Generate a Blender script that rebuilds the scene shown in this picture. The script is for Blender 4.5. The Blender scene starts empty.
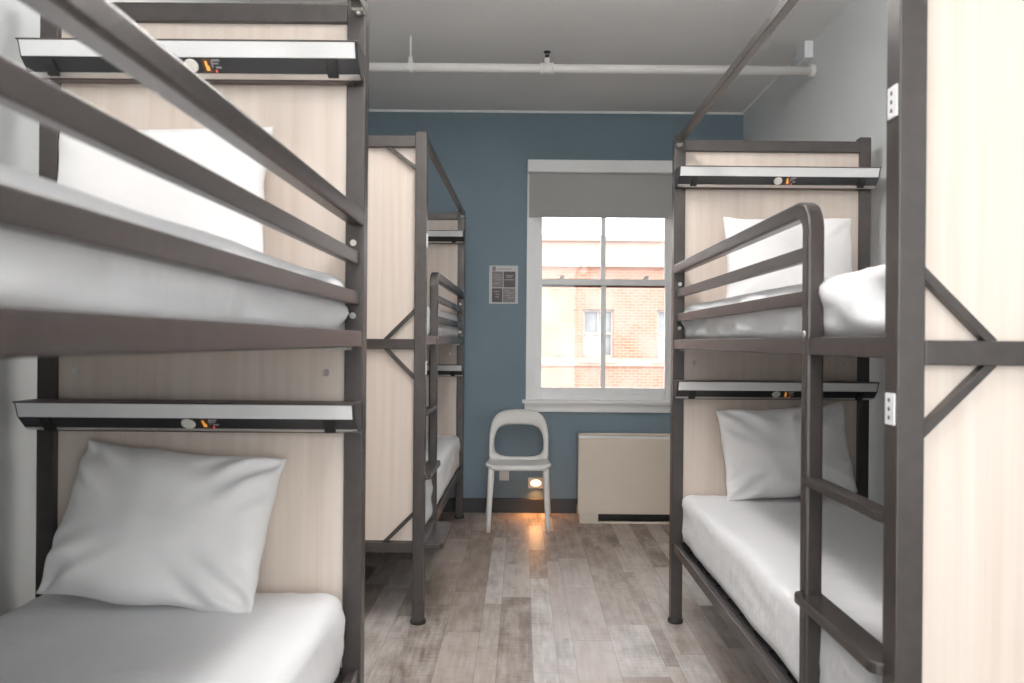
import bpy, bmesh, math, random
from mathutils import Vector, Matrix, noise

random.seed(7)
sc = bpy.context.scene
COL = sc.collection
R = math.radians

# ------------------------------------------------------------------ measures
XL, XR = -1.375, 1.602          # side walls
YF, YB = 5.438, -1.05            # window wall, wall behind the camera
ZC = 2.93                       # ceiling
CAMZ = 1.245

# ------------------------------------------------------------------ materials
def nt(name):
    m = bpy.data.materials.new(name); m.use_nodes = True
    t = m.node_tree; t.nodes.clear()
    out = t.nodes.new('ShaderNodeOutputMaterial')
    b = t.nodes.new('ShaderNodeBsdfPrincipled')
    t.links.new(b.outputs[0], out.inputs[0])
    return m, t, b, out

def node(t, kind, **kw):
    n = t.nodes.new('ShaderNode' + kind)
    for k, v in kw.items():
        if k.startswith('i_'):
            n.inputs[k[2:].replace('_', ' ')].default_value = v
        else:
            setattr(n, k, v)
    return n

def math_(t, op, a, b=None, c=None):
    n = t.nodes.new('ShaderNodeMath'); n.operation = op
    for i, v in enumerate((a, b, c)):
        if v is None: continue
        if isinstance(v, (int, float)): n.inputs[i].default_value = v
        else: t.links.new(v, n.inputs[i])
    return n.outputs[0]

def ramp(t, fac, stops, interp='LINEAR'):
    n = t.nodes.new('ShaderNodeValToRGB'); n.color_ramp.interpolation = interp
    e = n.color_ramp.elements
    while len(e) < len(stops): e.new(0.5)
    for i, (p, c) in enumerate(stops):
        e[i].position = p; e[i].color = (*c, 1)
    t.links.new(fac, n.inputs[0])
    return n.outputs[0]

def mixc(t, fac, a, b, mode='MIX'):
    n = t.nodes.new('ShaderNodeMix'); n.data_type = 'RGBA'; n.blend_type = mode
    for s, v in ((0, fac), (6, a), (7, b)):
        if isinstance(v, (int, float)): n.inputs[s].default_value = v
        elif isinstance(v, tuple): n.inputs[s].default_value = (*v, 1)
        else: t.links.new(v, n.inputs[s])
    return n.outputs[2]

def mapped(t, scale, rot=(0, 0, 0), coord='Object'):
    tc = t.nodes.new('ShaderNodeTexCoord'); mp = t.nodes.new('ShaderNodeMapping')
    mp.inputs['Scale'].default_value = scale; mp.inputs['Rotation'].default_value = rot
    t.links.new(tc.outputs[coord], mp.inputs[0])
    return mp.outputs[0]

def noise_(t, vec, scale, detail=3, rough=.5):
    n = t.nodes.new('ShaderNodeTexNoise')
    n.inputs['Scale'].default_value = scale; n.inputs['Detail'].default_value = detail
    n.inputs['Roughness'].default_value = rough
    t.links.new(vec, n.inputs['Vector'])
    return n.outputs[0]

def bump(t, b, h, strength=.2, dist=.01):
    n = t.nodes.new('ShaderNodeBump'); n.inputs['Strength'].default_value = strength
    n.inputs['Distance'].default_value = dist
    t.links.new(h, n.inputs['Height']); t.links.new(n.outputs[0], b.inputs['Normal'])

def simple(name, col, rough=.5, metal=0., spec=.5, var=.04, nscale=6, bmp=0., bscale=200):
    m, t, b, o = nt(name)
    v = mapped(t, (1, 1, 1))
    f = noise_(t, v, nscale, 4)
    lo = tuple(c * (1 - var) for c in col); hi = tuple(min(1, c * (1 + var)) for c in col)
    t.links.new(ramp(t, f, [(.3, lo), (.7, hi)]), b.inputs['Base Color'])
    b.inputs['Roughness'].default_value = rough; b.inputs['Metallic'].default_value = metal
    b.inputs['Specular IOR Level'].default_value = spec
    if bmp: bump(t, b, noise_(t, v, bscale, 2), bmp, .002)
    return m

def emit(name, col, s):
    m, t, b, o = nt(name)
    b.inputs['Base Color'].default_value = (*col, 1)
    b.inputs['Emission Color'].default_value = (*col, 1)
    b.inputs['Emission Strength'].default_value = s
    return m

M = {}
M['frame'] = simple('bronze_powder_coat', (.060, .051, .048), .27, .30, .7, .10, 30, .25, 900)
M['dark_plastic'] = simple('charcoal_plastic', (.022, .022, .024), .38)
M['rubber'] = simple('black_rubber', (.012, .012, .012), .6)
M['white_strip'] = simple('satin_white_strip', (.76, .76, .76), .35)
M['aluminium'] = simple('brushed_aluminium', (.72, .70, .68), .32, .75)
M['shelf_top'] = simple('brown_lacquer', (.06, .045, .04), .4)
M['steel'] = simple('zinc_steel', (.75, .74, .72), .28, .85)
M['white_plate'] = simple('white_plate', (.82, .82, .82), .4)
M['button'] = simple('button_ivory', (.80, .77, .72), .4)
M['amber'] = emit('amber_symbol', (.95, .40, .08), .3)
M['amber_back'] = simple('brown_display', (.10, .045, .015), .4)
M['red_dot'] = emit('red_indicator', (1., .12, .06), .4)
M['marks'] = simple('grey_print', (.32, .32, .34), .5)
M['chair'] = simple('white_polypropylene', (.80, .79, .76), .42, bmp=.05, bscale=300)
M['ac'] = simple('cream_enamel', (.73, .65, .55), .45, var=.02)
M['ac_dark'] = simple('grille_shadow_black', (.03, .027, .025), .6)
M['trim'] = simple('white_gloss_paint', (.90, .905, .905), .35, var=.02)
M['pipe'] = simple('white_pipe_paint', (.86, .84, .82), .42, var=.03)
M['blind'] = simple('grey_blackout_fabric', (.40, .40, .39), .85, var=.03, nscale=3, bmp=.15, bscale=600)
M['wall_blue'] = simple('blue_grey_wall_paint', (.172, .240, .288), .62, var=.06, nscale=2.2, bmp=.12, bscale=120)
M['wall_grey'] = simple('pale_grey_wall_paint', (.57, .595, .60), .65, var=.03, nscale=1.5, bmp=.12, bscale=120)
M['ceiling'] = simple('ceiling_paint', (.80, .79, .78), .75, var=.03, nscale=1.2, bmp=.15, bscale=60)
M['baseboard'] = simple('charcoal_vinyl_base', (.035, .035, .037), .4)
M['paper'] = simple('notice_paper', (.62, .63, .64), .6)
M['print_dark'] = simple('notice_print_dark', (.10, .09, .095), .6)
M['print_mid'] = simple('notice_print_grey', (.23, .21, .21), .6)
M['print_pale'] = simple('notice_print_pale', (.40, .38, .38), .6)
M['outlet'] = simple('outlet_plastic', (.70, .69, .68), .4)
M['night_lens'] = emit('warm_lens', (1., .55, .25), 6)
M['dark_wood_strip'] = simple('brown_weather_strip', (.10, .045, .035), .5)

# laminate wood panel, vertical grain
def wood_mat():
    m, t, b, o = nt('pale_maple_laminate')
    v = mapped(t, (14, 14, .55))
    v2 = mapped(t, (90, 90, 1.6))
    n1 = noise_(t, v, 1.6, 4, .55); n2 = noise_(t, v2, 1.2, 3, .6)
    w = t.nodes.new('ShaderNodeTexWave'); w.wave_type = 'BANDS'; w.bands_direction = 'X'
    w.inputs['Scale'].default_value = 2.6; w.inputs['Distortion'].default_value = 7
    w.inputs['Detail'].default_value = 2; w.inputs['Detail Scale'].default_value = .6
    t.links.new(mapped(t, (3, 3, .32)), w.inputs['Vector'])
    f = math_(t, 'ADD', math_(t, 'MULTIPLY', n1, .55), math_(t, 'MULTIPLY', n2, .35))
    f = math_(t, 'ADD', f, math_(t, 'MULTIPLY', w.outputs['Fac'], .05))
    c = ramp(t, f, [(.30, (.635, .535, .46)), (.5, (.69, .60, .53)), (.70, (.725, .65, .59))])
    t.links.new(c, b.inputs['Base Color'])
    b.inputs['Roughness'].default_value = .42
    bump(t, b, n2, .05, .001)
    return m
M['wood'] = wood_mat()

def sheet_mat(name, col):
    m, t, b, o = nt(name)
    v = mapped(t, (1, 1, 1))
    f = noise_(t, v, 5, 5, .55)
    t.links.new(ramp(t, f, [(.3, tuple(c * .97 for c in col)), (.7, col)]), b.inputs['Base Color'])
    b.inputs['Roughness'].default_value = .85
    b.inputs['Sheen Weight'].default_value = .15
    w = noise_(t, mapped(t, (2.2, 4.5, 3.5), (0, 0, .5)), 3.0, 3, .45)
    bump(t, b, w, .45, .016)
    return m
M['sheet'] = sheet_mat('white_cotton_sheet', (.85, .85, .865))
M['pillow'] = sheet_mat('white_cotton_pillowcase', (.87, .855, .85))

def floor_mat():
    m, t, b, o = nt('weathered_plank_vinyl')
    tc = t.nodes.new('ShaderNodeTexCoord'); sp = t.nodes.new('ShaderNodeSeparateXYZ')
    t.links.new(tc.outputs['Object'], sp.inputs[0])
    X, Y = sp.outputs[0], sp.outputs[1]
    def wn(a, bb=None):
        n = t.nodes.new('ShaderNodeTexWhiteNoise'); n.noise_dimensions = '2D'
        c = t.nodes.new('ShaderNodeCombineXYZ')
        for i, v in enumerate((a, bb)):
            if v is None: continue
            if isinstance(v, (int, float)): c.inputs[i].default_value = v
            else: t.links.new(v, c.inputs[i])
        t.links.new(c.outputs[0], n.inputs['Vector'])
        return n.outputs['Value'], n.outputs['Color']
    xs = math_(t, 'ADD', math_(t, 'DIVIDE', X, .235), 40.37)
    ci = math_(t, 'FLOOR', xs); cf = math_(t, 'FRACT', xs)
    cut = math_(t, 'ADD', .30, math_(t, 'MULTIPLY', wn(math_(t, 'ADD', ci, 7.7), 1.1)[0], .5))
    strip = math_(t, 'GREATER_THAN', cf, cut)
    sid = math_(t, 'ADD', math_(t, 'MULTIPLY', ci, 2), strip)
    off, _ = wn(sid, 3.3)
    ys = math_(t, 'ADD', math_(t, 'DIVIDE', Y, .78), math_(t, 'MULTIPLY', off, 9.7))
    # joints fall at unequal distances
    ys = math_(t, 'ADD', ys, math_(t, 'MULTIPLY', math_(t, 'SINE', math_(t, 'MULTIPLY', ys, 2.3)), .28))
    ri = math_(t, 'FLOOR', ys); rf = math_(t, 'FRACT', ys)
    tone, tonecol = wn(math_(t, 'MULTIPLY', sid, 2.13), math_(t, 'ADD', ri, .41))
    # grain
    gx = t.nodes.new('ShaderNodeCombineXYZ')
    t.links.new(math_(t, 'ADD', math_(t, 'MULTIPLY', X, 26), math_(t, 'MULTIPLY', tone, 31)), gx.inputs[0])
    t.links.new(math_(t, 'MULTIPLY', Y, 2.6), gx.inputs[1])
    t.links.new(math_(t, 'MULTIPLY', tone, 17), gx.inputs[2])
    grain = noise_(t, gx.outputs[0], 1.6, 6, .62)
    gb = t.nodes.new('ShaderNodeCombineXYZ')
    t.links.new(math_(t, 'ADD', math_(t, 'MULTIPLY', X, 6), math_(t, 'MULTIPLY', tone, 53)), gb.inputs[0])
    t.links.new(math_(t, 'MULTIPLY', Y, 2.8), gb.inputs[1])
    blot = noise_(t, gb.outputs[0], 1.7, 5, .6)
    saw = noise_(t, mapped(t, (7, 95, 1)), 1.0, 3, .55)
    f = math_(t, 'ADD', math_(t, 'MULTIPLY', tone, .50), math_(t, 'MULTIPLY', grain, .85))
    f = math_(t, 'ADD', f, math_(t, 'MULTIPLY', blot, 1.0))
    f = math_(t, 'ADD', f, math_(t, 'MULTIPLY', saw, .35))
    f = math_(t, 'SUBTRACT', f, .76)
    c = ramp(t, f, [(.12, (.085, .062, .052)), (.32, (.19, .150, .128)), (.50, (.34, .295, .265)),
                    (.68, (.47, .43, .405)), (.9, (.62, .59, .57))])
    # some boards lean warmer
    hue = t.nodes.new('ShaderNodeSeparateColor'); t.links.new(tonecol, hue.inputs[0])
    c = mixc(t, math_(t, 'MULTIPLY', hue.outputs[1], .5), c, (.36, .27, .215))
    # knots and dark cracks
    kn = noise_(t, mapped(t, (9, 3.2, 1)), 1.3, 5, .7)
    kf = ramp(t, kn, [(.60, (0, 0, 0)), (.72, (1, 1, 1))])
    c = mixc(t, math_(t, 'MULTIPLY', kf, .35), c, (.10, .075, .065))
    # seams
    ex = math_(t, 'MINIMUM', math_(t, 'MINIMUM', cf, math_(t, 'SUBTRACT', 1, cf)), math_(t, 'ABSOLUTE', math_(t, 'SUBTRACT', cf, cut)))
    ey = math_(t, 'MINIMUM', rf, math_(t, 'SUBTRACT', 1, rf))
    seam = math_(t, 'MAXIMUM', math_(t, 'LESS_THAN', ex, .005), math_(t, 'LESS_THAN', ey, .0022))
    c = mixc(t, math_(t, 'MULTIPLY', seam, .45), c, (.07, .055, .05))
    t.links.new(c, b.inputs['Base Color'])
    r = math_(t, 'ADD', .30, math_(t, 'MULTIPLY', grain, .22))
    t.links.new(r, b.inputs['Roughness'])
    b.inputs['Specular IOR Level'].default_value = .45
    bump(t, b, math_(t, 'SUBTRACT', grain, seam), .10, .002)
    return m
M['floor'] = floor_mat()

def glass_mat():
    m, t, b, o = nt('window_glass')
    t.nodes.remove(b)
    tr = t.nodes.new('ShaderNodeBsdfTransparent'); gl = t.nodes.new('ShaderNodeBsdfGlossy')
    gl.inputs['Roughness'].default_value = .02
    fr = t.nodes.new('ShaderNodeFresnel'); fr.inputs[0].default_value = 1.45
    mx = t.nodes.new('ShaderNodeMixShader')
    tr.inputs[0].default_value = (.96, .97, .97, 1)
    t.links.new(fr.outputs[0], mx.inputs[0]); t.links.new(tr.outputs[0], mx.inputs[1]); t.links.new(gl.outputs[0], mx.inputs[2])
    t.links.new(mx.outputs[0], o.inputs[0])
    return m
M['glass'] = glass_mat()

def brick_mat():
    m, t, b, o = nt('weathered_orange_brick')
    tc = t.nodes.new('ShaderNodeTexCoord'); sp = t.nodes.new('ShaderNodeSeparateXYZ'); cb = t.nodes.new('ShaderNodeCombineXYZ')
    t.links.new(tc.outputs['Object'], sp.inputs[0])
    t.links.new(sp.outputs[0], cb.inputs[0]); t.links.new(sp.outputs[2], cb.inputs[1])
    br = t.nodes.new('ShaderNodeTexBrick')
    t.links.new(cb.outputs[0], br.inputs['Vector'])
    br.inputs['Color1'].default_value = (.36, .14, .085, 1); br.inputs['Color2'].default_value = (.40, .19, .13, 1)
    br.inputs['Mortar'].default_value = (.43, .30, .24, 1)
    br.inputs['Scale'].default_value = 1.0; br.inputs['Brick Width'].default_value = .24
    br.inputs['Row Height'].default_value = .085; br.inputs['Mortar Size'].default_value = .012
    n = noise_(t, cb.outputs[0], .8, 4, .6)
    c = mixc(t, ramp(t, n, [(.4, (0, 0, 0)), (.65, (.8, .8, .8))]), br.outputs[0], (.44, .29, .25))
    t.links.new(c, b.inputs['Base Color']); b.inputs['Roughness'].default_value = .9
    return m
M['brick'] = brick_mat()
M['stone'] = simple('pale_sandstone', (.42, .33, .28), .85, var=.08, nscale=1.5)
M['cornice'] = simple('pale_parapet_brick', (.44, .32, .28), .9, var=.08, nscale=1.2)  # parapet tone, paler than the wall below
M['ext_frame'] = simple('taupe_painted_timber', (.42, .37, .34), .6)
M['ext_pane'] = simple('dusty_dark_glass', (.28, .29, .30), .15, var=.35, nscale=1.3)
M['ext_blind'] = simple('pale_roller_curtain', (.58, .56, .55), .5)
M['asphalt'] = simple('asphalt', (.32, .32, .32), .9, var=.1)
M['bounce_slab'] = simple('pale_bounce_surface', (.62, .61, .59), .8)
M['lamp'] = emit('fill_diffuser', (1., .97, .95), 15)
M['uplight'] = emit('fill_uplight', (1., .98, .96), 42)

# ------------------------------------------------------------------ mesh helpers
class MB:
    def __init__(s): s.bm = bmesh.new()
    def box(s, x0, x1, y0, y1, z0, z1, mtx=None):
        v = [s.bm.verts.new((x, y, z)) for x in (x0, x1) for y in (y0, y1) for z in (z0, z1)]
        if mtx:
            for q in v: q.co = mtx @ q.co
        for f in ((0, 1, 3, 2), (4, 6, 7, 5), (0, 4, 5, 1), (2, 3, 7, 6), (0, 2, 6, 4), (1, 5, 7, 3)):
            s.bm.faces.new([v[i] for i in f])
        return s
    def prism(s, pts, axis, a, b):
        """closed outline pts extruded along axis from a to b. pts are the other two coords in xyz order."""
        def P(p, q):
            if axis == 'x': return (q, p[0], p[1])
            if axis == 'y': return (p[0], q, p[1])
            return (p[0], p[1], q)
        A = [s.bm.verts.new(P(p, a)) for p in pts]; B = [s.bm.verts.new(P(p, b)) for p in pts]
        s.bm.faces.new(A); s.bm.faces.new(B[::-1])
        n = len(pts)
        for i in range(n): s.bm.faces.new((A[i], B[i], B[(i + 1) % n], A[(i + 1) % n]))
        return s
    def cyl(s, p, q, r, n=16, r2=None):
        p, q = Vector(p), Vector(q); d = (q - p).normalized()
        u = d.orthogonal().normalized(); w = d.cross(u)
        r2 = r if r2 is None else r2
        A = []; B = []
        for i in range(n):
            a = 2 * math.pi * i / n; e = u * math.cos(a) + w * math.sin(a)
            A.append(s.bm.verts.new(p + e * r)); B.append(s.bm.verts.new(q + e * r2))
        s.bm.faces.new(A[::-1]); s.bm.faces.new(B)
        for i in range(n):
            f = s.bm.faces.new((A[i], A[(i + 1) % n], B[(i + 1) % n], B[i])); f.smooth = True
        return s
    def lathe(s, c, prof, n=20, axis='z'):
        """prof: list of (radius, height)"""
        rings = []
        for r, h in prof:
            ring = []
            for i in range(n):
                a = 2 * math.pi * i / n
                v = Vector((r * math.cos(a), r * math.sin(a), h)) if axis == 'z' else Vector((h, r * math.cos(a), r * math.sin(a)))
                ring.append(s.bm.verts.new(Vector(c) + v))
            rings.append(ring)
        for k in range(len(rings) - 1):
            for i in range(n):
                f = s.bm.faces.new((rings[k][i], rings[k][(i + 1) % n], rings[k + 1][(i + 1) % n], rings[k + 1][i])); f.smooth = True
        s.bm.faces.new(rings[0][::-1]); s.bm.faces.new(rings[-1])
        return s
    def sweep(s, path, prof_w, prof_h):
        """rectangular tube in a plane x = const: path of (y, z); prof_w across x (x0, x1), prof_h thickness across the path"""
        x0, x1 = prof_w; n = len(path); rows = []
        for i, (y, z) in enumerate(path):
            a = Vector(path[max(0, i - 1)]); b_ = Vector(path[min(n - 1, i + 1)])
            d = (b_ - a).normalized(); nn = Vector((-d.y, d.x)) * prof_h / 2
            rows.append([s.bm.verts.new((x0, y + nn.x, z + nn.y)), s.bm.verts.new((x1, y + nn.x, z + nn.y)),
                         s.bm.verts.new((x1, y - nn.x, z - nn.y)), s.bm.verts.new((x0, y - nn.x, z - nn.y))])
        s.bm.faces.new(rows[0]); s.bm.faces.new(rows[-1][::-1])
        for k in range(n - 1):
            for i in range(4):
                f = s.bm.faces.new((rows[k][i], rows[k + 1][i], rows[k + 1][(i + 1) % 4], rows[k][(i + 1) % 4]))
        return s
    def flipx(s, sgn):
        if sgn < 0:
            for v in s.bm.verts: v.co.x = -v.co.x
        return s
    def build(s, name, mat, parent=None, bev=0., smooth=False, loc=None, subsurf=0):
        bmesh.ops.recalc_face_normals(s.bm, faces=s.bm.faces[:])
        me = bpy.data.meshes.new(name); s.bm.to_mesh(me); s.bm.free()
        me.materials.append(mat)
        if smooth:
            for p in me.polygons: p.use_smooth = True
        o = bpy.data.objects.new(name, me); COL.objects.link(o)
        if parent is not None: o.parent = parent
        if loc is not None: o.location = loc
        if bev:
            md = o.modifiers.new('edge', 'BEVEL'); md.width = bev; md.segments = 2; md.limit_method = 'ANGLE'
            md.angle_limit = R(35); md.harden_normals = False
        if subsurf:
            md = o.modifiers.new('round', 'SUBSURF'); md.levels = subsurf; md.render_levels = subsurf
        return o

def tag(o, label=None, cat=None, group=None, kind=None):
    if label: o['label'] = label
    if cat: o['category'] = cat
    if group: o['group'] = group
    if kind: o['kind'] = kind
    return o

def empty(name, loc=(0, 0, 0), rz=0):
    o = bpy.data.objects.new(name, None); COL.objects.link(o)
    o.location = loc; o.rotation_euler = (0, 0, rz); o.empty_display_size = .1
    return o

def copy_tree(o, parent=None):
    c = o.copy(); COL.objects.link(c)
    if parent is not None: c.parent = parent
    for ch in list(o.children): copy_tree(ch, c)
    return c

def struct(o): o['kind'] = 'structure'; return o

# ------------------------------------------------------------------ room shell
WX0, WX1, WZ0, WZ1 = .073, 1.121, .805, 2.53   # window opening
struct(MB().box(XL - .2, XR + .2, YB - .2, YF + .25, -.1, 0).build('floor', M['floor']))
struct(MB().box(XL - .2, XR + .2, YB - .2, YF + .25, ZC, ZC + .15).build('ceiling', M['ceiling']))
struct(MB().box(XL - .2, XL, YB - .2, YF + .25, 0, ZC).build('wall_left', M['wall_grey']))
struct(MB().box(XR, XR + .2, YB - .2, YF + .25, 0, ZC).build('wall_right', M['wall_grey']))
FX0, FX1, FZ0, FZ1 = -1.28, 1.50, .12, 2.80       # unseen window added behind the camera for frontal light
struct(MB().box(XL, FX0, YB - .2, YB, 0, ZC).box(FX1, XR, YB - .2, YB, 0, ZC).box(FX0, FX1, YB - .2, YB, 0, FZ0)
       .box(FX0, FX1, YB - .2, YB, FZ1, ZC).build('wall_front', M['wall_grey']))
w2 = empty('fill_window', (0, YB - .1, FZ0)); struct(w2)
f = MB()
f.box(FX0, FX0 + .06, YB - .12, YB - .07, FZ0, FZ1).box(FX1 - .06, FX1, YB - .12, YB - .07, FZ0, FZ1)
f.box(FX0 + .06, FX1 - .06, YB - .12, YB - .07, FZ0, FZ0 + .07).box(FX0 + .06, FX1 - .06, YB - .12, YB - .07, FZ1 - .06, FZ1)
f.box(.05, .11, YB - .12, YB - .07, FZ0 + .07, FZ1 - .06)
for v in f.bm.verts: v.co -= Vector(w2.location)
f.build('window_frame', M['trim'], w2, .002)
for xa, xb in ((FX0 + .06, .05), (.11, FX1 - .06)):
    f = MB().box(xa, xb, YB - .098, YB - .094, FZ0 + .07, FZ1 - .06)
    for v in f.bm.verts: v.co -= Vector(w2.location)
    f.build('pane', M['glass'], w2)
w = MB()
w.box(XL, WX0, YF, YF + .25, 0, ZC); w.box(WX1, XR, YF, YF + .25, 0, ZC)
w.box(WX0, WX1, YF, YF + .25, 0, WZ0); w.box(WX0, WX1, YF, YF + .25, WZ1, ZC)
struct(w.build('wall_back', M['wall_blue']))
struct(MB().prism([(YF - .012, 0), (YF, 0), (YF, .105), (YF - .007, .105), (YF - .012, .098)], 'x', XL, XR).build('baseboard_back', M['baseboard']))
struct(MB().prism([(XL, 0), (XL + .012, 0), (XL + .012, .098), (XL + .007, .105), (XL, .105)], 'y', YB, YF - .012).build('baseboard_left', M['baseboard']))
struct(MB().prism([(XR, 0), (XR, .105), (XR - .007, .105), (XR - .012, .098), (XR - .012, 0)], 'y', YB, YF - .012).build('baseboard_right', M['baseboard']))
struct(MB().box(XL, XR, YF - .012, YF, ZC - .014, ZC).build('trim_1', M['trim']))
struct(MB().box(XR - .012, XR, 4.28, YF - .012, ZC - .009, ZC).build('trim_2', M['trim']))

# window
win = empty('window_1', ((WX0 + WX1) / 2, YF, WZ0)); win['kind'] = 'structure'
def wp(name, mb, mat, parent=win, bev=.0015):
    for v in mb.bm.verts: v.co -= Vector(win.location)
    return mb.build(name, mat, parent, bev)
CX0, CX1 = .030, 1.164
wp('casing', MB().box(CX0, WX0 + .004, YF - .018, YF, WZ0 + .02, 2.560).box(WX1 - .004, CX1, YF - .018, YF, WZ0 + .02, 2.560)
   .box(WX0 + .004, WX1 - .004, YF - .018, YF, WZ1 - .004, 2.560), M['trim'])
wp('jamb_liner', MB().box(WX0, WX0 + .018, YF, YF + .16, WZ0, WZ1).box(WX1 - .018, WX1, YF, YF + .16, WZ0, WZ1)
   .box(WX0 + .018, WX1 - .018, YF, YF + .16, WZ1 - .02, WZ1).box(WX0 + .018, WX1 - .018, YF + .02, YF + .18, WZ0, WZ0 + .018), M['trim'])
wp('window_sill', MB().prism([(YF - .06, .802), (YF - .06, .820), (YF - .055, .826), (YF + .02, .826), (YF + .02, .802)], 'x', CX0 - .025, CX1 + .025), M['trim'])
wp('apron', MB().box(CX0 - .008, CX1 + .008, YF - .02, YF, .738, .802), M['trim'])
XM = (WX0 + WX1) / 2
def sash(y, z0, z1, zb, zt, st=.052, mw=.034):
    a, b_ = WX0 + .018, WX1 - .018
    f = MB()
    f.box(a, a + st, y, y + .035, z0, z1).box(b_ - st, b_, y, y + .035, z0, z1)
    f.box(a + st, b_ - st, y, y + .035, z0, z0 + zb).box(a + st, b_ - st, y, y + .035, z1 - zt, z1)
    s_ = wp('sash', f, M['trim'], bev=.003)
    loc = Vector(win.location)
    mb = MB().box(XM - mw / 2, XM + mw / 2, y + .004, y + .031, z0 + zb, z1 - zt)
    for v in mb.bm.verts: v.co -= loc
    mb.build('glazing_bar', M['trim'], s_, .002)
    for xa, xb in ((a + st, XM - mw / 2), (XM + mw / 2, b_ - st)):
        g = MB().box(xa, xb, y + .016, y + .020, z0 + zb, z1 - zt)
        for v in g.bm.verts: v.co -= loc
        g.build('pane', M['glass'], s_)
    return s_
lo = sash(YF + .03, .825, 1.712, .088, .045)
up = sash(YF + .075, 1.668, 2.52, .045, .05)
wp('weather_strip', MB().box(WX0 + .072, WX1 - .072, YF + .060, YF + .066, 1.652, 1.667), M['dark_wood_strip'])
for x in (.284, .904):
    wp('sash_lock', MB().box(x - .018, x + .018, YF + .035, YF + .06, 1.712, 1.722).box(x - .006, x + .026, YF + .038, YF + .052, 1.722, 1.738), M['trim'], bev=.002)
for x in (.44, .86):
    wp('sash_lift', MB().box(x - .05, x + .05, YF + .018, YF + .03, .868, .876), M['trim'], bev=.002)

# roller blind
bl = empty('roller_blind', (XM, YF - .018, 2.58))
tag(bl, 'grey roller blind half lowered over the window below a white cassette', 'blind')
def lp(root, name, mb, mat, bev=0., parent=None, smooth=False):
    for v in mb.bm.verts: v.co -= Vector(root.location)
    return mb.build(name, mat, parent or root, bev, smooth)
lp(bl, 'cassette', MB().box(CX0 + .002, CX1 - .002, YF - .095, YF - .0182, 2.468, 2.556), M['trim'], .004)
lp(bl, 'shade_fabric', MB().box(CX0 + .014, CX1 - .014, YF - .050, YF - .048, 2.170, 2.475), M['blind'])
lp(bl, 'bottom_bar', MB().box(CX0 + .014, CX1 - .014, YF - .054, YF - .044, 2.148, 2.172), M['blind'], .003)

# ------------------------------------------------------------------ bunk beds
BW, BH, P = .874, 2.163, .050
YH = 1.962                         # y of the front of the head posts, measured from the foot
def arc(cy, cz, r, a0, a1, n=8):
    return [(cy + r * math.cos(R(a0 + (a1 - a0) * i / n)), cz + r * math.sin(R(a0 + (a1 - a0) * i / n))) for i in range(n + 1)]

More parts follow.
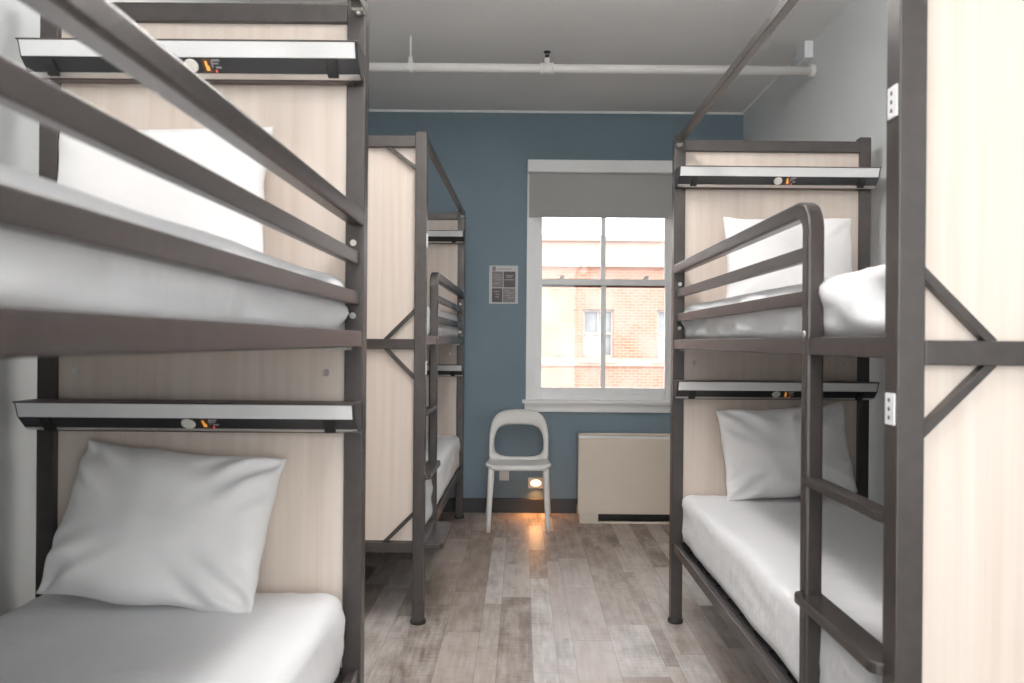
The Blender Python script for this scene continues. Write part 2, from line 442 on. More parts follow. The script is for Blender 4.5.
def make_bunk(s, dz=0., db=0.):
    """aisle side on x = 0, body towards +x (s=1) or -x (s=-1); foot at y = 0, head at y = YH"""
    root = empty('bunk_bed')
    F = M['frame']
    def part(name, mb, mat=F, bev=.0025, parent=None, smooth=False):
        return mb.flipx(s).build(name, mat, parent or root, bev, smooth)
    for px in (0, BW - P):
        for py in (0, YH):
            po = part('post', MB().box(px, px + P, py, py + P, .012, BH))
            cx, cy = px + P / 2, py + P / 2
            part('foot_cap', MB().lathe((cx, cy, 0), [(.032, 0), (.034, .004), (.034, .014), (.028, .022)], 20), M['rubber'], 0, po)
            part('end_cap', MB().box(px + .002, px + P - .002, py + .002, py + P - .002, BH, BH + .004), M['rubber'], .001, po)
            for z in ((1.507, 1.312) if py else ()):
                part('bolt', MB().cyl((px + .028, py - .004, z), (px + .028, py, z), .0085, 14), M['steel'], 0, po)
            if px == 0 and py == 0:
                for z in (1.69, 1.128):
                    pl = part('strike_plate', MB().box(-.003, 0, .006, .040, z - .029, z + .029), M['white_plate'], .001, po)
                    # three dark holes in the plate belong to its mesh
                    me = pl.data; me.materials.append(M['dark_plastic'])
                    bm = bmesh.new(); bm.from_mesh(me)
                    for dz in (-.016, 0, .016):
                        r = bmesh.ops.create_circle(bm, cap_ends=True, segments=12, radius=.0042,
                              matrix=Matrix.Translation((-.0036 * s, .024, z + dz)) @ Matrix.Rotation(R(90), 4, 'Y'))
                        for f in {f for v in r['verts'] for f in v.link_faces}: f.material_index = 1
                    bm.to_mesh(me); bm.free()
    # head end
    part('top_bar', MB().box(P, BW - P, YH, YH + .04, 2.098, 2.148))
    part('bottom_bar', MB().box(P, BW - P, YH + .004, YH + .04, .315, .360))
    hp = part('headboard_panel', MB().box(P - .004, BW - P + .004, YH + .015, YH + .033, .362, 2.098), M['wood'], 0)
    for x in (P + .052, BW - P - .046):
        for z in (1.158,):
            part('bolt', MB().cyl((x, YH + .008, z), (x, YH + .016, z), .008, 14, .010), M['steel'], 0, hp)
    # foot end
    part('top_bar', MB().box(P, BW - P, 0, .04, 2.098, 2.148))
    part('bottom_bar', MB().box(P, BW - P, 0, .04, .315, .360))
    part('middle_bar', MB().box(P, BW - P, 0, .026, 1.209, 1.254))
    part('foot_panel', MB().box(P - .004, BW - P + .004, .028, .044, .362, 2.098), M['wood'], 0)
    def brace(x0, z0, x1, z1, wd=.017):
        d = Vector((x1 - x0, z1 - z0)).normalized(); n = Vector((-d.y, d.x)) * wd / 2
        return MB().prism([(x0 + n.x, z0 + n.y), (x1 + n.x, z1 + n.y), (x1 - n.x, z1 - n.y), (x0 - n.x, z0 - n.y)], 'y', .006, .0275)
    e = .134
    for side in (0, 1):
        def X(v): return P - .006 + v if side == 0 else BW - P + .006 - v
        part('corner_brace', brace(X(0), 1.250 + e, X(e), 1.250), F, .001)
        part('corner_brace', brace(X(0), 1.214 - e, X(e), 1.214), F, .001)
        part('corner_brace', brace(X(0), 2.104 - .1, X(e), 2.104), F, .001)
        part('corner_brace', brace(X(0), .355 + e, X(e), .355), F, .001)
    # long rails
    for xa, xb in ((.002, .028), (BW - .028, BW - .002)):
        part('side_rail', MB().box(xa, xb, P, YH, 1.220 + db, 1.262 + db))
        part('side_rail', MB().box(xa + .003, xb, P, YH, .325, .366))
    part('top_rail', MB().box(0, .027, P, YH, 2.124, 2.154))
    for y in (P, YH - .035):
        part('corner_bracket', MB().box(.002, .030, y + .001, y + .034, 2.117, 2.124).cyl((.016, y + .018, 2.111), (.016, y + .018, 2.118), .007, 10), M['steel'], .001)
    part('rail_bracket', MB().box(.030, .080, YH - .07, YH, 1.211 + db, 1.219 + db), M['steel'], .001)
    # slat bases
    for z in (1.226, .332):
        b_ = MB()
        b_.box(.05, .07, P, YH, z, z + .018).box(BW - .05, BW - .028, P, YH, z, z + .018)
        for k in range(13):
            y = .12 + k * (YH - .22) / 12
            b_.box(.05, BW - .05, y - .025, y + .025, z + .014, z + .024)
        part('slat_base', b_, M['dark_plastic'], 0)  # near-black colour puts the shade of the gap into the slats
    # guard rail and ladder
    ys = .440
    r = .058
    path = [(YH, (1.557 + dz))] + [(YH - .3 * k, (1.557 + dz)) for k in range(1, 5)] + arc(ys + r, (1.557 + dz) - r, r, 90, 180, 10) + [(ys, 1.2), (ys, .7), (ys, .225)]
    part('guard_loop', MB().sweep(path, (-.001, .040), .042), F, .007)
    for z in (1.455 + dz * .6, 1.350 + dz * .5):
        part('guard_rail', MB().box(.010, .032, ys + .02, YH, z - .0175, z + .0175))
    part('bolt', MB().cyl((-.003, ys, 1.268), (.004, ys, 1.268), .009, 14), M['steel'], 0)
    for z, xo, xi, th in ((.932, -.004, .034, .022), (.652, -.020, .046, .024), (.345, -.078, .046, .026)):
        rr = .022
        y0, y1 = .043, ys + .016
        out = [(xi, y0), (xi, y1)]
        out += [(xo + rr - rr * math.sin(R(a)), y1 - rr + rr * math.cos(R(a))) for a in range(0, 91, 18)]
        out += [(xo + rr - rr * math.cos(R(a)), y0 + rr - rr * math.sin(R(a))) for a in range(0, 91, 18)]
        mb = MB().prism(out, 'z', z - th, z)
        part('ladder_step', mb, F, .004)
    # reading lights
    for zt in (2.011, 1.083):
        y = YH
        x0, x1 = .002, BW - .002
        hs = part('reading_light', MB().prism([(y, zt - .003), (y - .092, zt - .003), (y - .080, zt - .041), (y - .050, zt - .071), (y - .033, zt - .0775), (y, zt - .0775)], 'x', x0, x1), M['dark_plastic'], .001)
        sub = lambda n, mb, mt, bv=0.: part(n, mb, mt, bv, hs)
        sub('shelf_top', MB().box(x0 - .001, x1 + .001, y - .098, y, zt - .004, zt), M['shelf_top'], .001)
        sub('front_strip', MB().prism([(y - .096, zt - .004), (y - .092, zt - .004), (y - .0805, zt - .041), (y - .0845, zt - .041)], 'x', x0 + .006, x1 - .006), M['white_strip'], .001)
        sub('bottom_lip', MB().prism([(y - .050, zt - .0705), (y - .051, zt - .0735), (y - .033, zt - .080), (y - .032, zt - .0775)], 'x', x0 + .002, x1 - .002), M['aluminium'])
        sub('gap_shade', MB().box(x0 + .03, x1 - .03, y - .030, y, zt - .083, zt - .0775), M['shelf_top'])  # dark strip stands in for the shaded gap beneath the lip
        nrm = Vector((0, -.030, -.030)).normalized()
        def on_face(xc, t_, lift):   # t_ 0..1 down the slanted face
            return Vector((xc, y - .080 + .030 * t_, zt - .041 - .030 * t_)) + nrm * lift
        xc = BW / 2
        a_ = on_face(xc, .5, -.001)
        sub('power_button', MB().cyl(a_, a_ + nrm * .006, .0185, 24, .017), M['button'], .001)
        def patch(xc_, t0, t1, w_, lift=.0012):
            mb = MB(); q = []
            for X_, T_ in ((xc_ - w_ / 2, t0), (xc_ + w_ / 2, t0), (xc_ + w_ / 2, t1), (xc_ - w_ / 2, t1)): q.append(on_face(X_, T_, lift))
            q2 = [p_ - nrm * (lift + .0005) for p_ in q]
            A = [mb.bm.verts.new(p_) for p_ in q]; B = [mb.bm.verts.new(p_) for p_ in q2]
            mb.bm.faces.new(A); mb.bm.faces.new(B[::-1])
            for i in range(4): mb.bm.faces.new((A[i], B[i], B[(i + 1) % 4], A[(i + 1) % 4]))
            return mb
        sub('display', patch(xc + .041 * s, .06, .94, .022), M['amber_back'])
        mb = patch(xc + .040 * s, .20, .50, .006, .0018); m2 = patch(xc + .042 * s, .50, .80, .009, .0019)
        me_ = bpy.data.meshes.new('t'); m2.bm.to_mesh(me_); mb.bm.from_mesh(me_); m2.bm.free(); bpy.data.meshes.remove(me_)
        sub('display_symbol', mb, M['amber'])
        mk = MB()
        for dx, t0, t1, w_ in ((.066, .10, .22, .020), (.064, .32, .40, .014), (.070, .55, .66, .014), (.055, .15, .6, .003)):
            m2 = patch(xc + dx * s, t0, t1, w_, .0014)
            me_ = bpy.data.meshes.new('t'); m2.bm.to_mesh(me_); mk.bm.from_mesh(me_); m2.bm.free(); bpy.data.meshes.remove(me_)
        sub('printed_marks', mk, M['marks'])
        sub('indicator', patch(xc + .062 * s, .76, .92, .004, .0016), M['red_dot'])
        for xx in (.072, BW - .072):
            sub('clip', MB().prism([(y - .083, zt - .042), (y - .074, zt - .058), (y - .056, zt - .080), (y - .044, zt - .080), (y - .048, zt - .07), (y - .076, zt - .042)], 'x', xx - .014, xx + .014), M['rubber'], .002)
    return root

# left near: aisle face x=-.476, head post front y=1.93
LNX, LNY = -.426, 1.997 - YH
left = make_bunk(-1, .015, .009); left.location = (LNX, LNY, 0)
tag(left, 'dark metal bunk bed nearest on the left, its guard rails crossing the foreground', 'bunk bed', 'bunk beds of the dormitory')
mid = copy_tree(left)
MNX, MNY, MRZ = -.424, 3.268, R(-.5)
mid.location = (MNX, MNY, 0); mid.rotation_euler.z = MRZ
tag(mid, 'dark metal bunk bed at far left, wooden foot panel beside the blue wall', 'bunk bed', 'bunk beds of the dormitory')
right = make_bunk(1, -.021)
RNX, RNY = .677, 1.342
right.location = (RNX, RNY, 0); right.rotation_euler.z = R(.2)
tag(right, 'dark metal bunk bed on the right side with ladder and tall foot post', 'bunk bed', 'bunk beds of the dormitory')

# ------------------------------------------------------------------ bedding
def rounded_box(name, x0, x1, y0, y1, z0, z1, r, seed, mat, amp=.004, side_amp=.007, nx=34, ny=80, nz=10):
    bm = bmesh.new()
    cx, cy = (x0 + x1) / 2, (y0 + y1) / 2
    hx, hy, hz = (x1 - x0) / 2, (y1 - y0) / 2, (z1 - z0) / 2
    N = (nx, ny, nz); H = (hx, hy, hz); cache = {}
    def V(i, j, k):
        key = (i, j, k)
        if key in cache: return cache[key]
        p = Vector((hx * (2 * i / nx - 1), hy * (2 * j / ny - 1), hz * (2 * k / nz - 1)))
        rv = .05 if p.z > -hz * .2 else .06
        c = Vector((max(-hx + rv, min(hx - rv, p.x)), max(-hy + rv, min(hy - rv, p.y)), max(-hz + r, min(hz - r, p.z))))
        d = p - c
        q = Vector((d.x / rv, d.y / rv, d.z / r))
        n_ = q.normalized() if q.length > 1e-6 else Vector((0, 0, 1))
        if q.length > 1e-6:
            m_ = max(abs(q.x), abs(q.y), abs(q.z))
            q = n_ * m_
            p = c + Vector((q.x * rv, q.y * rv, q.z * r))
        wp_ = p + Vector((seed * 3.1, seed * 1.7, 0))
        top = max(0, n_.z); sd = 1 - abs(n_.z)
        # sheets: broad soft wave on top, drag folds on the sides that fan from the corners
        corner = min(1, (Vector((hx - abs(p.x), hy - abs(p.y))).length) / .45)
        d_ = amp * noise.noise(wp_ * 5) * top + amp * .7 * noise.noise(Vector((wp_.x * 9, wp_.y * 3.5, 1.1))) * top
        fold = noise.noise(Vector((wp_.x * 5 + wp_.y * 5 - p.z * 9, p.z * 16 + wp_.y * 1.5, seed)))
        d_ += side_amp * sd * fold * (1.25 - .5 * corner)
        rid = 1 - abs(noise.noise(Vector((wp_.x * 4 + wp_.y * 7, wp_.y * 4 - wp_.x * 8, seed + 4)))) * 3
        d_ += top * amp * 1.3 * max(0, rid) * (1 - corner) ** 1.2
        p = p + n_ * d_
        # belly: side drifts inward towards the underside
        if p.z < 0:
            k_ = (-p.z / hz) ** 2 * .004
            p.x -= math.copysign(k_, p.x) if abs(p.x) > hx * .9 else 0
        v = bm.verts.new(p); cache[key] = v
        return v
    def quad(a, b_, c, d):
        bm.faces.new((V(*a), V(*b_), V(*c), V(*d))).smooth = True
    for i in range(nx):
        for j in range(ny):
            quad((i, j, nz), (i + 1, j, nz), (i + 1, j + 1, nz), (i, j + 1, nz)); quad((i, j, 0), (i, j + 1, 0), (i + 1, j + 1, 0), (i + 1, j, 0))
    for i in range(nx):
        for k in range(nz):
            quad((i, 0, k), (i + 1, 0, k), (i + 1, 0, k + 1), (i, 0, k + 1)); quad((i, ny, k), (i, ny, k + 1), (i + 1, ny, k + 1), (i + 1, ny, k))
    for j in range(ny):
        for k in range(nz):
            quad((0, j, k), (0, j, k + 1), (0, j + 1, k + 1), (0, j + 1, k)); quad((nx, j, k), (nx, j + 1, k), (nx, j + 1, k + 1), (nx, j, k + 1))
    bmesh.ops.recalc_face_normals(bm, faces=bm.faces[:])
    me = bpy.data.meshes.new(name); bm.to_mesh(me); bm.free(); me.materials.append(mat)
    o = bpy.data.objects.new(name, me); COL.objects.link(o)
    o.location = (cx, cy, (z0 + z1) / 2)
    return o

def mattress_on(bx, by, s, z0, z1, seed, label, rz=0, sa=.010, dx=0.):
    xa, xb = (.036, BW - .034); ya, yb = .060, YH - .006
    o = rounded_box('mattress', 0, xb - xa, 0, yb - ya, z0, z1, .034, seed, M['sheet'], side_amp=sa)
    c = Vector((s * ((xa + xb) / 2 - dx), (ya + yb) / 2, 0)); c.rotate(Matrix.Rotation(rz, 3, 'Z'))
    o.location = (bx + c.x, by + c.y, (z0 + z1) / 2); o.rotation_euler.z = rz
    return tag(o, label, 'mattress', 'sheeted mattresses on the bunks')
ZL0, ZL1, ZU0, ZU1 = .357, .582, 1.253, 1.412
mattress_on(LNX, LNY, -1, ZL0, ZL1, 1, 'white sheeted mattress on the lower berth of the nearest left bunk')
mattress_on(LNX, LNY, -1, ZU0, ZU1, 2, 'white sheeted mattress behind the foreground guard rails, upper left berth', sa=.020)
mattress_on(MNX, MNY, -1, ZL0, ZL1 + .01, 3, 'white sheeted mattress low on the far left bunk beside the chair', MRZ, dx=.016)
mattress_on(MNX, MNY, -1, ZU0, ZU1 + .02, 4, 'white sheeted mattress on the upper berth of the far left bunk', MRZ)
mattress_on(RNX, RNY, 1, ZL0, ZL1, 5, 'white sheeted mattress on the lower berth of the right bunk', R(.2))
mattress_on(RNX, RNY, 1, ZU0, ZU1, 6, 'white sheeted mattress on the upper berth of the right bunk', R(.2), sa=.030)

def pillow(w_, h_, t_, seed, label, loc, lean, rz=0, roll=0, fold=.010):
    """standing pillow: width along x, height along z, origin at the middle of the lower edge"""
    bm = bmesh.new(); n = 44; m = 34; rows = {}
    for sd in (-1, 1):
        for i in range(n + 1):
            for j in range(m + 1):
                u = 2 * i / n - 1; v = 2 * j / m - 1
                edge = i in (0, n) or j in (0, m)
                if edge and sd == 1: rows[(1, i, j)] = rows[(-1, i, j)]; continue
                pu = 1 - .045 * (1 - v * v) * abs(u) ** 3   # concave edges, pointed corners
                pv = 1 - .055 * (1 - u * u) * abs(v) ** 3
                x = u * w_ / 2 * pu; z = v * h_ / 2 * pv
                th = t_ / 2 * ((1 - abs(u) ** 2.4) * (1 - abs(v) ** 2.4)) ** .55
                q = Vector((x * 1.0 + seed * 2.3, z, seed * 1.3 + sd))
                wr = noise.noise(Vector((q.x * 3.5, q.y * 10 + q.x * 4, q.z))) * fold
                wr += noise.noise(Vector((q.x * 11, q.y * 7, q.z + 5))) * fold * .45
                cr = abs(u) ** 2 * abs(v) ** 1.2
                wr += cr * fold * 1.6 * math.sin((abs(u) - abs(v)) * 15 + seed)
                f_ = min(1, (1 - abs(u)) * 7) * min(1, (1 - abs(v)) * 7)
                y = sd * th + wr * f_
                z += -.012 * (1 - abs(u)) * (1 if v < 0 else .3) + noise.noise(Vector((u * 2.2, seed, v))) * .008
                x += noise.noise(Vector((v * 2.2, seed + 9, u))) * .008
                if edge: y = noise.noise(Vector((u * 3, v * 3, seed))) * .010
                rows[(sd, i, j)] = bm.verts.new((x, y, z + h_ / 2))
    for sd in (-1, 1):
        for i in range(n):
            for j in range(m):
                try:
                    bm.faces.new((rows[(sd, i, j)], rows[(sd, i + 1, j)], rows[(sd, i + 1, j + 1)], rows[(sd, i, j + 1)])).smooth = True
                except ValueError: pass
    bmesh.ops.recalc_face_normals(bm, faces=bm.faces[:])
    me = bpy.data.meshes.new('pillow'); bm.to_mesh(me); bm.free(); me.materials.append(M['pillow'])
    o = bpy.data.objects.new('pillow', me); COL.objects.link(o)
    o.matrix_world = Matrix.Translation(loc) @ Matrix.Rotation(rz, 4, 'Z') @ Matrix.Rotation(lean, 4, 'X') @ Matrix.Rotation(roll, 4, 'Y')
    md = o.modifiers.new('round', 'SUBSURF'); md.levels = 1; md.render_levels = 1
    return tag(o, label, 'pillow', 'pillows on the bunks')
pillow(.545, .40, .20, 1, 'white pillow propped on the lower berth of the nearest left bunk', (-.918, 1.812, ZL1 + .012), R(-24), 0, R(5), .030)
pillow(.56, .39, .13, 2, 'white pillow behind the foreground guard rails on the upper left berth', (-.922, 1.865, ZU1 + .004), R(-9), 0, 0, .008)
pillow(.565, .395, .17, 3, 'white pillow standing on the lower berth of the right bunk', (1.148, 3.145, ZL1 + .016), R(-13), 0, R(-4.5), .026)
pillow(.565, .385, .13, 5, 'white pillow standing on the upper berth of the right bunk', (1.142, 3.17, ZU1 + .004), R(-8), 0, 0, .008)

# ------------------------------------------------------------------ chair
ch = empty('chair', (-.016, 4.855, 0), R(0))
tag(ch, 'white moulded plastic chair with open backrest standing below the window corner', 'chair')
def rrect(w_, h_, r, n=8, taper=0.):
    pts = []
    for cx, cy, a0 in ((w_ / 2 - r, h_ / 2 - r, 0), (-w_ / 2 + r, h_ / 2 - r, 90), (-w_ / 2 + r, -h_ / 2 + r, 180), (w_ / 2 - r, -h_ / 2 + r, 270)):
        for i in range(n + 1):
            a = R(a0 + 90 * i / n); x, y = cx + r * math.cos(a), cy + r * math.sin(a)
            pts.append((x * (1 + taper * y), y))
    return pts
# seat: dished slab
bm = bmesh.new()
rings = []
outline = rrect(.425, .345, .075, 8, -.25)     # y along depth
def seat_z(x, y): return .436 + .012 * (x / .2) ** 2 - .006 * (1 - (y / .2) ** 2) - (.010 if y < -.16 else 0)
levels = [(1, -.026), (1.0, -.012), (.985, 0), (.9, .0), (.6, .0), (.3, 0)]
for k, (sc_, dz) in enumerate([(.90, -.032), (.985, -.026), (1, -.012), (.985, -.001), (.92, .0), (.6, 0), (.25, 0)]):
    rings.append([bm.verts.new((x * sc_, .170 + y * sc_, seat_z(x * sc_, y * sc_) + dz)) for x, y in outline])
n_ = len(outline)
for k in range(len(rings) - 1):
    for i in range(n_):
        bm.faces.new((rings[k][i], rings[k][(i + 1) % n_], rings[k + 1][(i + 1) % n_], rings[k + 1][i])).smooth = True
bm.faces.new(rings[0][::-1]); bm.faces.new(rings[-1])
mb = MB(); mb.bm.free(); mb.bm = bm
mb.build('seat', M['chair'], ch)
# backrest ring: loft between outer and inner outline, leaning back and curved
def back_pt(x, z, off):   # z above the floor
    t_ = (z - .43) / .34
    y = .300 + .095 * t_ - .035 * (x / .21) ** 2
    return Vector((x, y + off, z))
OUT, INN = [], []
K = 56
def sup(a, e):
    c, s_ = math.cos(a), math.sin(a)
    return math.copysign(abs(c) ** (2 / e), c), math.copysign(abs(s_) ** (2 / e), s_)
for i in range(K):
    a = 2 * math.pi * i / K
    c, s_ = sup(a, 3.4 if math.sin(a) > 0 else 14)
    zc = .600
    wtop = .188 if s_ > 0 else .205
    OUT.append(((.205 - .022 * max(0, s_)) * c, zc + s_ * (.172 if s_ > 0 else .172)))
    c, s_ = sup(a, 3.6)
    INN.append(((.170 - .018 * max(0, s_)) * c, .560 + s_ * .108))
bm = bmesh.new()
th = .011
secs = []
for (xo, zo), (xi, zi) in zip(OUT, INN):
    sec = []
    for f_, off in ((0, 0), (.12, -1), (.5, -1.25), (.88, -1), (1, 0), (.88, 1), (.5, 1.25), (.12, 1)):
        x = xo + (xi - xo) * f_; z = zo + (zi - zo) * f_
        sec.append(bm.verts.new(back_pt(x, z, off * th)))
    secs.append(sec)
for i in range(K):
    for j in range(8):
        bm.faces.new((secs[i][j], secs[(i + 1) % K][j], secs[(i + 1) % K][(j + 1) % 8], secs[i][(j + 1) % 8])).smooth = True
mb = MB(); mb.bm.free(); mb.bm = bm
mb.build('backrest', M['chair'], ch)
def leg(x0, y0, x1, y1, z1=.432):
    rows = []; bm = bmesh.new()
    for k in range(7):
        t_ = k / 6; x = x0 + (x1 - x0) * t_; y = y0 + (y1 - y0) * t_ ** 1.15; z = z1 * t_
        a = .013 + .009 * t_; b_ = .013 + .014 * t_
        rows.append([bm.verts.new((x + a * dx, y + b_ * dy, z)) for dx, dy in ((-.6, -1), (.6, -1), (1, -.6), (1, .6), (.6, 1), (-.6, 1), (-1, .6), (-1, -.6))])
    for k in range(6):
        for i in range(8): bm.faces.new((rows[k][i], rows[k][(i + 1) % 8], rows[k + 1][(i + 1) % 8], rows[k + 1][i])).smooth = True
    bm.faces.new(rows[0][::-1]); bm.faces.new(rows[-1])
    mb = MB(); mb.bm.free(); mb.bm = bm
    return mb.build('leg', M['chair'], ch)
leg(-.195, .012, -.178, .045); leg(.195, .012, .178, .045)
leg(-.222, .50, -.180, .28); leg(.222, .50, .180, .28)

# ------------------------------------------------------------------ heating / cooling unit below the window
AX0, AX1, AY, AZ = .394, 1.46, 5.12, .617
ac = empty('ac_cabinet', ((AX0 + AX1) / 2, (AY + YF - .012) / 2, 0))
tag(ac, 'cream metal air conditioning cabinet on the floor under the window', 'air conditioner')
lp(ac, 'body', MB().box(AX0 + .018, AX1 - .018, AY + .022, YF - .013, .065, AZ - .046), M['ac'], .003)
lp(ac, 'front_panel', MB().box(AX0, AX1, AY, AY + .020, .066, AZ - .030), M['ac'], .003)
lp(ac, 'lid', MB().box(AX0 - .004, AX1 + .004, AY - .004, AY + .07, AZ - .012, AZ), M['ac'], .003)
lp(ac, 'lid_highlight', MB().prism([(AY + .002, AZ - .030), (AY + .012, AZ - .013), (AY + .022, AZ - .013), (AY + .022, AZ - .030)], 'x', AX0 + .002, AX1 - .002), M['trim'])  # white strip paints the highlight along the front top bevel
lp(ac, 'foot', MB().box(AX0 + .012, AX0 + .140, AY + .004, YF - .013, 0, .0645), M['ac'], .002)
lp(ac, 'foot', MB().box(AX1 - .140, AX1 - .012, AY + .004, YF - .013, 0, .0645), M['ac'], .002)
lp(ac, 'air_inlet', MB().box(AX0 + .140, AX1 - .140, AY + .06, YF - .02, .014, .0645), M['ac_dark'])
lp(ac, 'kick_strip', MB().box(AX0 + .140, AX1 - .140, AY + .008, AY + .020, 0, .014), M['ac'], .001)

# ------------------------------------------------------------------ notice, outlet, night light
nx, nz = -.138, 1.662
no = empty('notice', (nx, YF - .003, nz - .139))
tag(no, 'small framed notice with four grey text blocks on the blue wall', 'notice')
lp(no, 'sheet', MB().box(nx - .105, nx + .105, YF - .004, YF - .0005, nz - .139, nz + .139), M['paper'], .0005)
def npatch(name, x0, x1, z0, z1, mt, lift=.0045, par=None):
    return lp(no, name, MB().box(nx + x0, nx + x1, YF - lift, YF - .004, nz + z0, nz + z1), M[mt])
npatch('text_block', -.084, -.004, -.020, .096, 'print_mid')
npatch('text_block', .000, .086, -.020, .096, 'print_dark')
npatch('text_block', -.084, -.008, -.128, -.026, 'print_dark')
npatch('text_block', -.004, .086, -.128, -.026, 'print_mid')
npatch('header_symbol', -.082, -.058, .100, .132, 'print_mid')
npatch('header_line', -.050, .060, .110, .118, 'print_pale')
ln = MB()
for (x0, x1, z) in ((-.07, -.02, .07), (-.075, -.015, .052), (-.06, -.012, .035), (-.07, -.03, .01), (.015, .07, .066), (.02, .062, .055), (.006, .08, .036),
                    (-.07, -.03, -.05), (-.06, -.03, -.07), (-.062, -.034, -.09), (.005, .04, -.045), (.02, .07, -.06), (.01, .05, -.078), (.03, .075, -.094)):
    ln.box(nx + x0, nx + x1, YF - .0052, YF - .0045, nz + z - .003, nz + z + .003)
lp(no, 'text_lines', ln, M['print_pale'])

ox, oz = -.123, .290
ou = empty('wall_outlet', (ox, YF - .004, oz))
tag(ou, 'white power outlet on the blue wall behind the chair seat', 'outlet')
lp(ou, 'cover_plate', MB().box(ox - .036, ox + .036, YF - .006, YF - .0005, oz - .057, oz + .057), M['outlet'], .002)
for dz in (-.02, .02):
    lp(ou, 'socket', MB().box(ox - .016, ox + .016, YF - .008, YF - .006, oz + dz - .014, oz + dz + .014), M['outlet'], .001)

gx, gz = .109, .218
ni = empty('night_light', (gx, YF - .004, gz))
tag(ni, 'small glowing warm night light plate on the blue wall above the baseboard', 'night light')
lp(ni, 'cover_plate', MB().box(gx - .056, gx + .056, YF - .008, YF - .0005, gz - .039, gz + .039), M['outlet'], .002)
bm = MB().lathe((0, 0, 0), [(.0, -.001), (.036, -.0005), (.036, .003), (.028, .008), (.0, .010)][1:4], 28)
for v in bm.bm.verts: v.co = Vector((gx + v.co.x * 1.0, YF - .008 - v.co.z, gz + v.co.y * .58))
lp(ni, 'lens', bm, M['night_lens'])
la = bpy.data.lights.new('night_light_glow', 'AREA'); la.shape = 'RECTANGLE'; la.size = .06; la.size_y = .03
la.energy = .5; la.color = (1, .42, .14); la.spread = R(120)
lo_ = bpy.data.objects.new('night_light_glow', la); COL.objects.link(lo_)
lo_.location = (gx, YF - .03, gz - .01); lo_.rotation_euler = (R(-28), 0, 0)

# ------------------------------------------------------------------ sprinkler pipe, detector
PY, PZ = 4.116, 2.757
pr = .024
pi_ = empty('sprinkler_pipe', (0, PY, PZ))
tag(pi_, 'white sprinkler pipe running across under the ceiling between side walls', 'pipe')
lp(pi_, 'pipe_run', MB().cyl((XL, PY, PZ), (XR, PY, PZ), pr, 24), M['pipe'])
lp(pi_, 'wall_collar', MB().cyl((XR - .022, PY, PZ), (XR, PY, PZ), .034, 24), M['pipe'], .002)
xs = .126
t_ = MB().cyl((xs - .034, PY, PZ), (xs + .034, PY, PZ), .0295, 24).cyl((xs - .036, PY, PZ), (xs - .026, PY, PZ), .033, 24).cyl((xs + .026, PY, PZ), (xs + .036, PY, PZ), .033, 24)
t_.cyl((xs, PY, PZ + .02), (xs, PY, PZ + .056), .017, 20, .015)
lp(pi_, 'tee_fitting', t_, M['pipe'])
hd = MB().cyl((xs, PY, PZ + .056), (xs, PY, PZ + .074), .010, 14).cyl((xs - .010, PY, PZ + .066), (xs - .007, PY, PZ + .09), .002, 8).cyl((xs + .010, PY, PZ + .066), (xs + .007, PY, PZ + .09), .002, 8)
hd.lathe((xs, PY, PZ + .086), [(.006, 0), (.019, .002), (.020, .006), (.008, .010)], 20)
lp(pi_, 'sprinkler_head', hd, M['dark_plastic'])
xh = -.628
lp(pi_, 'hanger', MB().cyl((xh, PY, PZ + .028), (xh, PY, ZC), .006, 12).cyl((xh, PY, PZ + .024), (xh, PY, PZ + .06), .015, 14, .009)
   .cyl((xh - .012, PY, PZ), (xh + .012, PY, PZ), .0265, 24), M['pipe'])
bx = empty('junction_box', (XR - .017, 4.20, ZC - .075))
tag(bx, 'small white junction box in the right wall and ceiling corner above the pipe', 'junction box')
lp(bx, 'housing', MB().box(XR - .045, XR, 4.13, 4.27, ZC - .095, ZC), M['trim'], .003)
lp(bx, 'grey_side', MB().box(XR - .048, XR - .045, 4.135, 4.265, ZC - .091, ZC - .004), M['wall_grey'], .001)  # grey sheet on the side facing the aisle

# ------------------------------------------------------------------ unseen bar lights added over the aisle as fill
for lx, ly, lab in ((.03, .35, 'unseen white bar light added as fill above the camera end of the aisle'),
                    (.03, 2.45, 'unseen white bar light nearer the window, added as fill above the aisle')):
    cl = empty('fill_light_bar', (lx, ly, ZC))
    tag(cl, lab, 'added fill light', 'added fill lights')
    for dy in (-.45, .45):
        lp(cl, 'suspension_rod', MB().cyl((lx, ly + dy, 2.79), (lx, ly + dy, ZC), .005, 10).cyl((lx, ly + dy, ZC - .02), (lx, ly + dy, ZC), .03, 16), M['trim'])
    lp(cl, 'diffuser', MB().box(lx - .10, lx + .10, ly - .60, ly + .60, 2.75, 2.786), M['lamp'], .004)
    lp(cl, 'uplight_strip', MB().box(lx - .085, lx + .085, ly - .585, ly + .585, 2.786, 2.790), M['uplight'])
    lp(cl, 'end_cap', MB().box(lx - .105, lx + .105, ly - .615, ly - .6005, 2.745, 2.795), M['trim'], .003)
    lp(cl, 'end_cap', MB().box(lx - .105, lx + .105, ly + .6005, ly + .615, 2.745, 2.795), M['trim'], .003)

# ------------------------------------------------------------------ outside
struct(MB().box(-7, 7, -9, YB - .21, -.25, -.03).build('bounce_slab', M['bounce_slab']))  # unseen pale slab added to bounce daylight up to the ceiling
struct(MB().box(-60, 60, -60, 60, -6.2, -6.0).build('ground', M['asphalt']))
BY = 22.0; k = BY / 719.0
hb = empty('brick_building', (3, BY, -6))
tag(hb, 'orange brick building with sash windows seen across the street', 'building')
z_top = 3.55
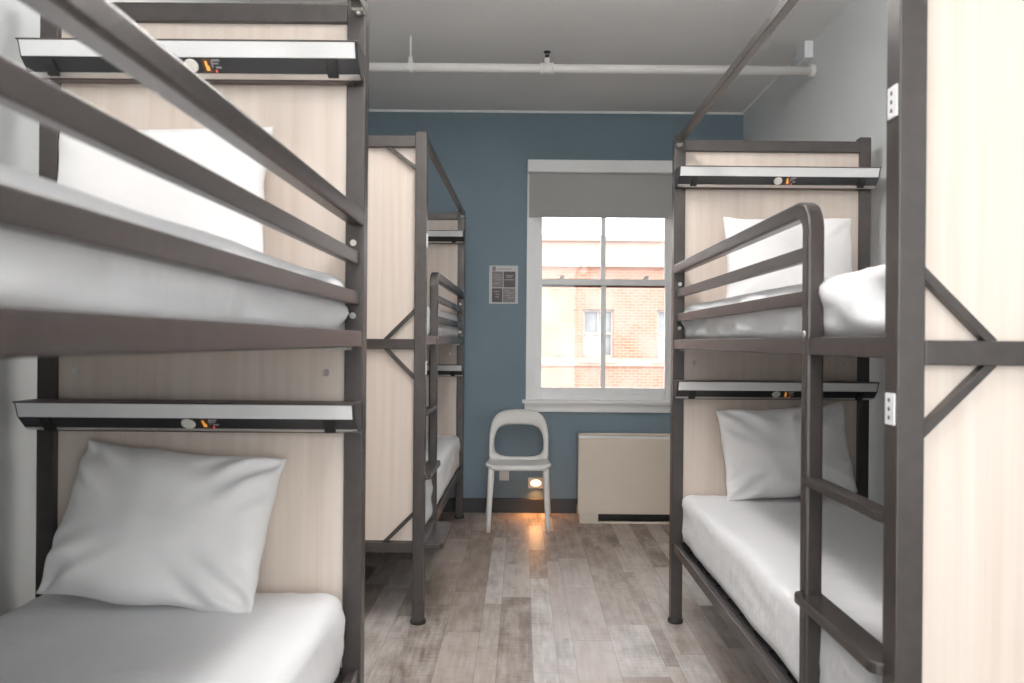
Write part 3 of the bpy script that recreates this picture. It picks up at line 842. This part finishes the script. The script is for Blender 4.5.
# openings as real recesses: wall built of piers around each window
wins = [(-4.78, -3.87), (-2.59, -1.68), (-.40, .51), (1.79, 2.70), (3.98, 4.89), (6.17, 7.08), (8.36, 9.27)]
floors = [(-2.75, -1.2), (.80, 2.23)]
w = MB(); xs_ = [-16]
zz = [-6.0]
lev = -6.0
for (za, zb) in floors:
    w.box(-16, 20, BY, BY + .4, lev, za)
    prev = -16
    for (a, b_) in wins:
        w.box(prev, a, BY, BY + .4, za, zb); prev = b_
    w.box(prev, 20, BY, BY + .4, za, zb)
    lev = zb
w.box(-16, 20, BY, BY + .4, lev, z_top)
w.box(-16, 20, BY + .4, BY + 8, -6, z_top)
for v in w.bm.verts: v.co -= Vector(hb.location)
w.build('brick_wall', M['brick'], hb)
lp(hb, 'parapet', MB().box(-16.1, 20.1, BY - .12, BY + .5, z_top, 4.30).box(-16.2, 20.2, BY - .22, BY + .5, 4.22, 4.38).box(-16.2, 20.2, BY - .16, BY, z_top - .08, z_top + .08), M['cornice'])
lp(hb, 'band_course', MB().box(-16, 20, BY - .06, BY, .56, .78), M['stone'])
for (za, zb) in floors:
    for (a, b_) in wins:
        fr = lp(hb, 'window_frame', MB().box(a, a + .07, BY + .10, BY + .18, za, zb).box(b_ - .07, b_, BY + .10, BY + .18, za, zb)
                .box(a + .07, b_ - .07, BY + .10, BY + .18, zb - .07, zb).box(a + .07, b_ - .07, BY + .10, BY + .18, za, za + .08)
                .box(a + .07, b_ - .07, BY + .09, BY + .17, (za + zb) / 2 - .035, (za + zb) / 2 + .035).box((a + b_) / 2 - .02, (a + b_) / 2 + .02, BY + .11, BY + .17, za + .08, zb - .07), M['ext_frame'])
        g = MB().box(a + .07, b_ - .07, BY + .19, BY + .21, za + .08, zb - .07)
        for v in g.bm.verts: v.co -= Vector(hb.location)
        g.build('pane', M['ext_pane'], fr)
        g = MB().box(a + .08, (a + b_) / 2 + .12, BY + .165, BY + .18, za + .09, (za + zb) / 2 - .04)
        for v in g.bm.verts: v.co -= Vector(hb.location)
        g.build('curtain', M['ext_blind'], fr)
        lp(hb, 'stone_sill', MB().box(a - .12, b_ + .10, BY - .10, BY + .12, za - .15, za), M['stone'])

# ------------------------------------------------------------------ daylight
wd = bpy.data.worlds.new('overcast'); sc.world = wd; wd.use_nodes = True
wt = wd.node_tree; wt.nodes.clear()
wo = wt.nodes.new('ShaderNodeOutputWorld'); bg = wt.nodes.new('ShaderNodeBackground')
bg.inputs[0].default_value = (.98, .99, 1., 1); bg.inputs[1].default_value = 3.5
wt.links.new(bg.outputs[0], wo.inputs[0])
# sky light portal at the window opening (guides sampling, gives no light itself)
pl_ = bpy.data.lights.new('window_portal', 'AREA'); pl_.shape = 'RECTANGLE'; pl_.size = 1.0; pl_.size_y = 1.7
pl_.cycles.is_portal = True
po_ = bpy.data.objects.new('window_portal', pl_); COL.objects.link(po_)
po_.location = (XM, YF + .24, 1.67); po_.rotation_euler = (R(-90), 0, 0)
pb_ = bpy.data.lights.new('window_portal', 'AREA'); pb_.shape = 'RECTANGLE'; pb_.size = 2.78; pb_.size_y = 2.68
pb_.cycles.is_portal = True
pq_ = bpy.data.objects.new('window_portal', pb_); COL.objects.link(pq_)
pq_.location = (.11, YB - .19, 1.46); pq_.rotation_euler = (R(90), 0, 0)

# ------------------------------------------------------------------ camera
cam = bpy.data.cameras.new('camera'); co = bpy.data.objects.new('camera', cam); COL.objects.link(co)
cam.sensor_width = 36; cam.lens = 745 / 1024 * 36
cam.shift_x = -10 / 1024; cam.shift_y = .5 / 1024
cam.clip_start = .02; cam.clip_end = 200
cam.dof.use_dof = True; cam.dof.focus_distance = 3.6; cam.dof.aperture_fstop = 4.0
co.matrix_world = Matrix.Translation((0, 0, CAMZ)) @ Matrix.Rotation(R(90), 4, 'X') @ Matrix.Rotation(R(.47), 4, 'Z')
sc.camera = co

sc.view_settings.view_transform = 'Standard'; sc.view_settings.look = 'None'
sc.view_settings.gamma = 1; sc.view_settings.use_curve_mapping = False
sc.view_settings.exposure = 0.72
cy_ = sc.cycles
cy_.max_bounces = 10; cy_.diffuse_bounces = 6; cy_.sample_clamp_indirect = 6
cy_.use_denoising = True
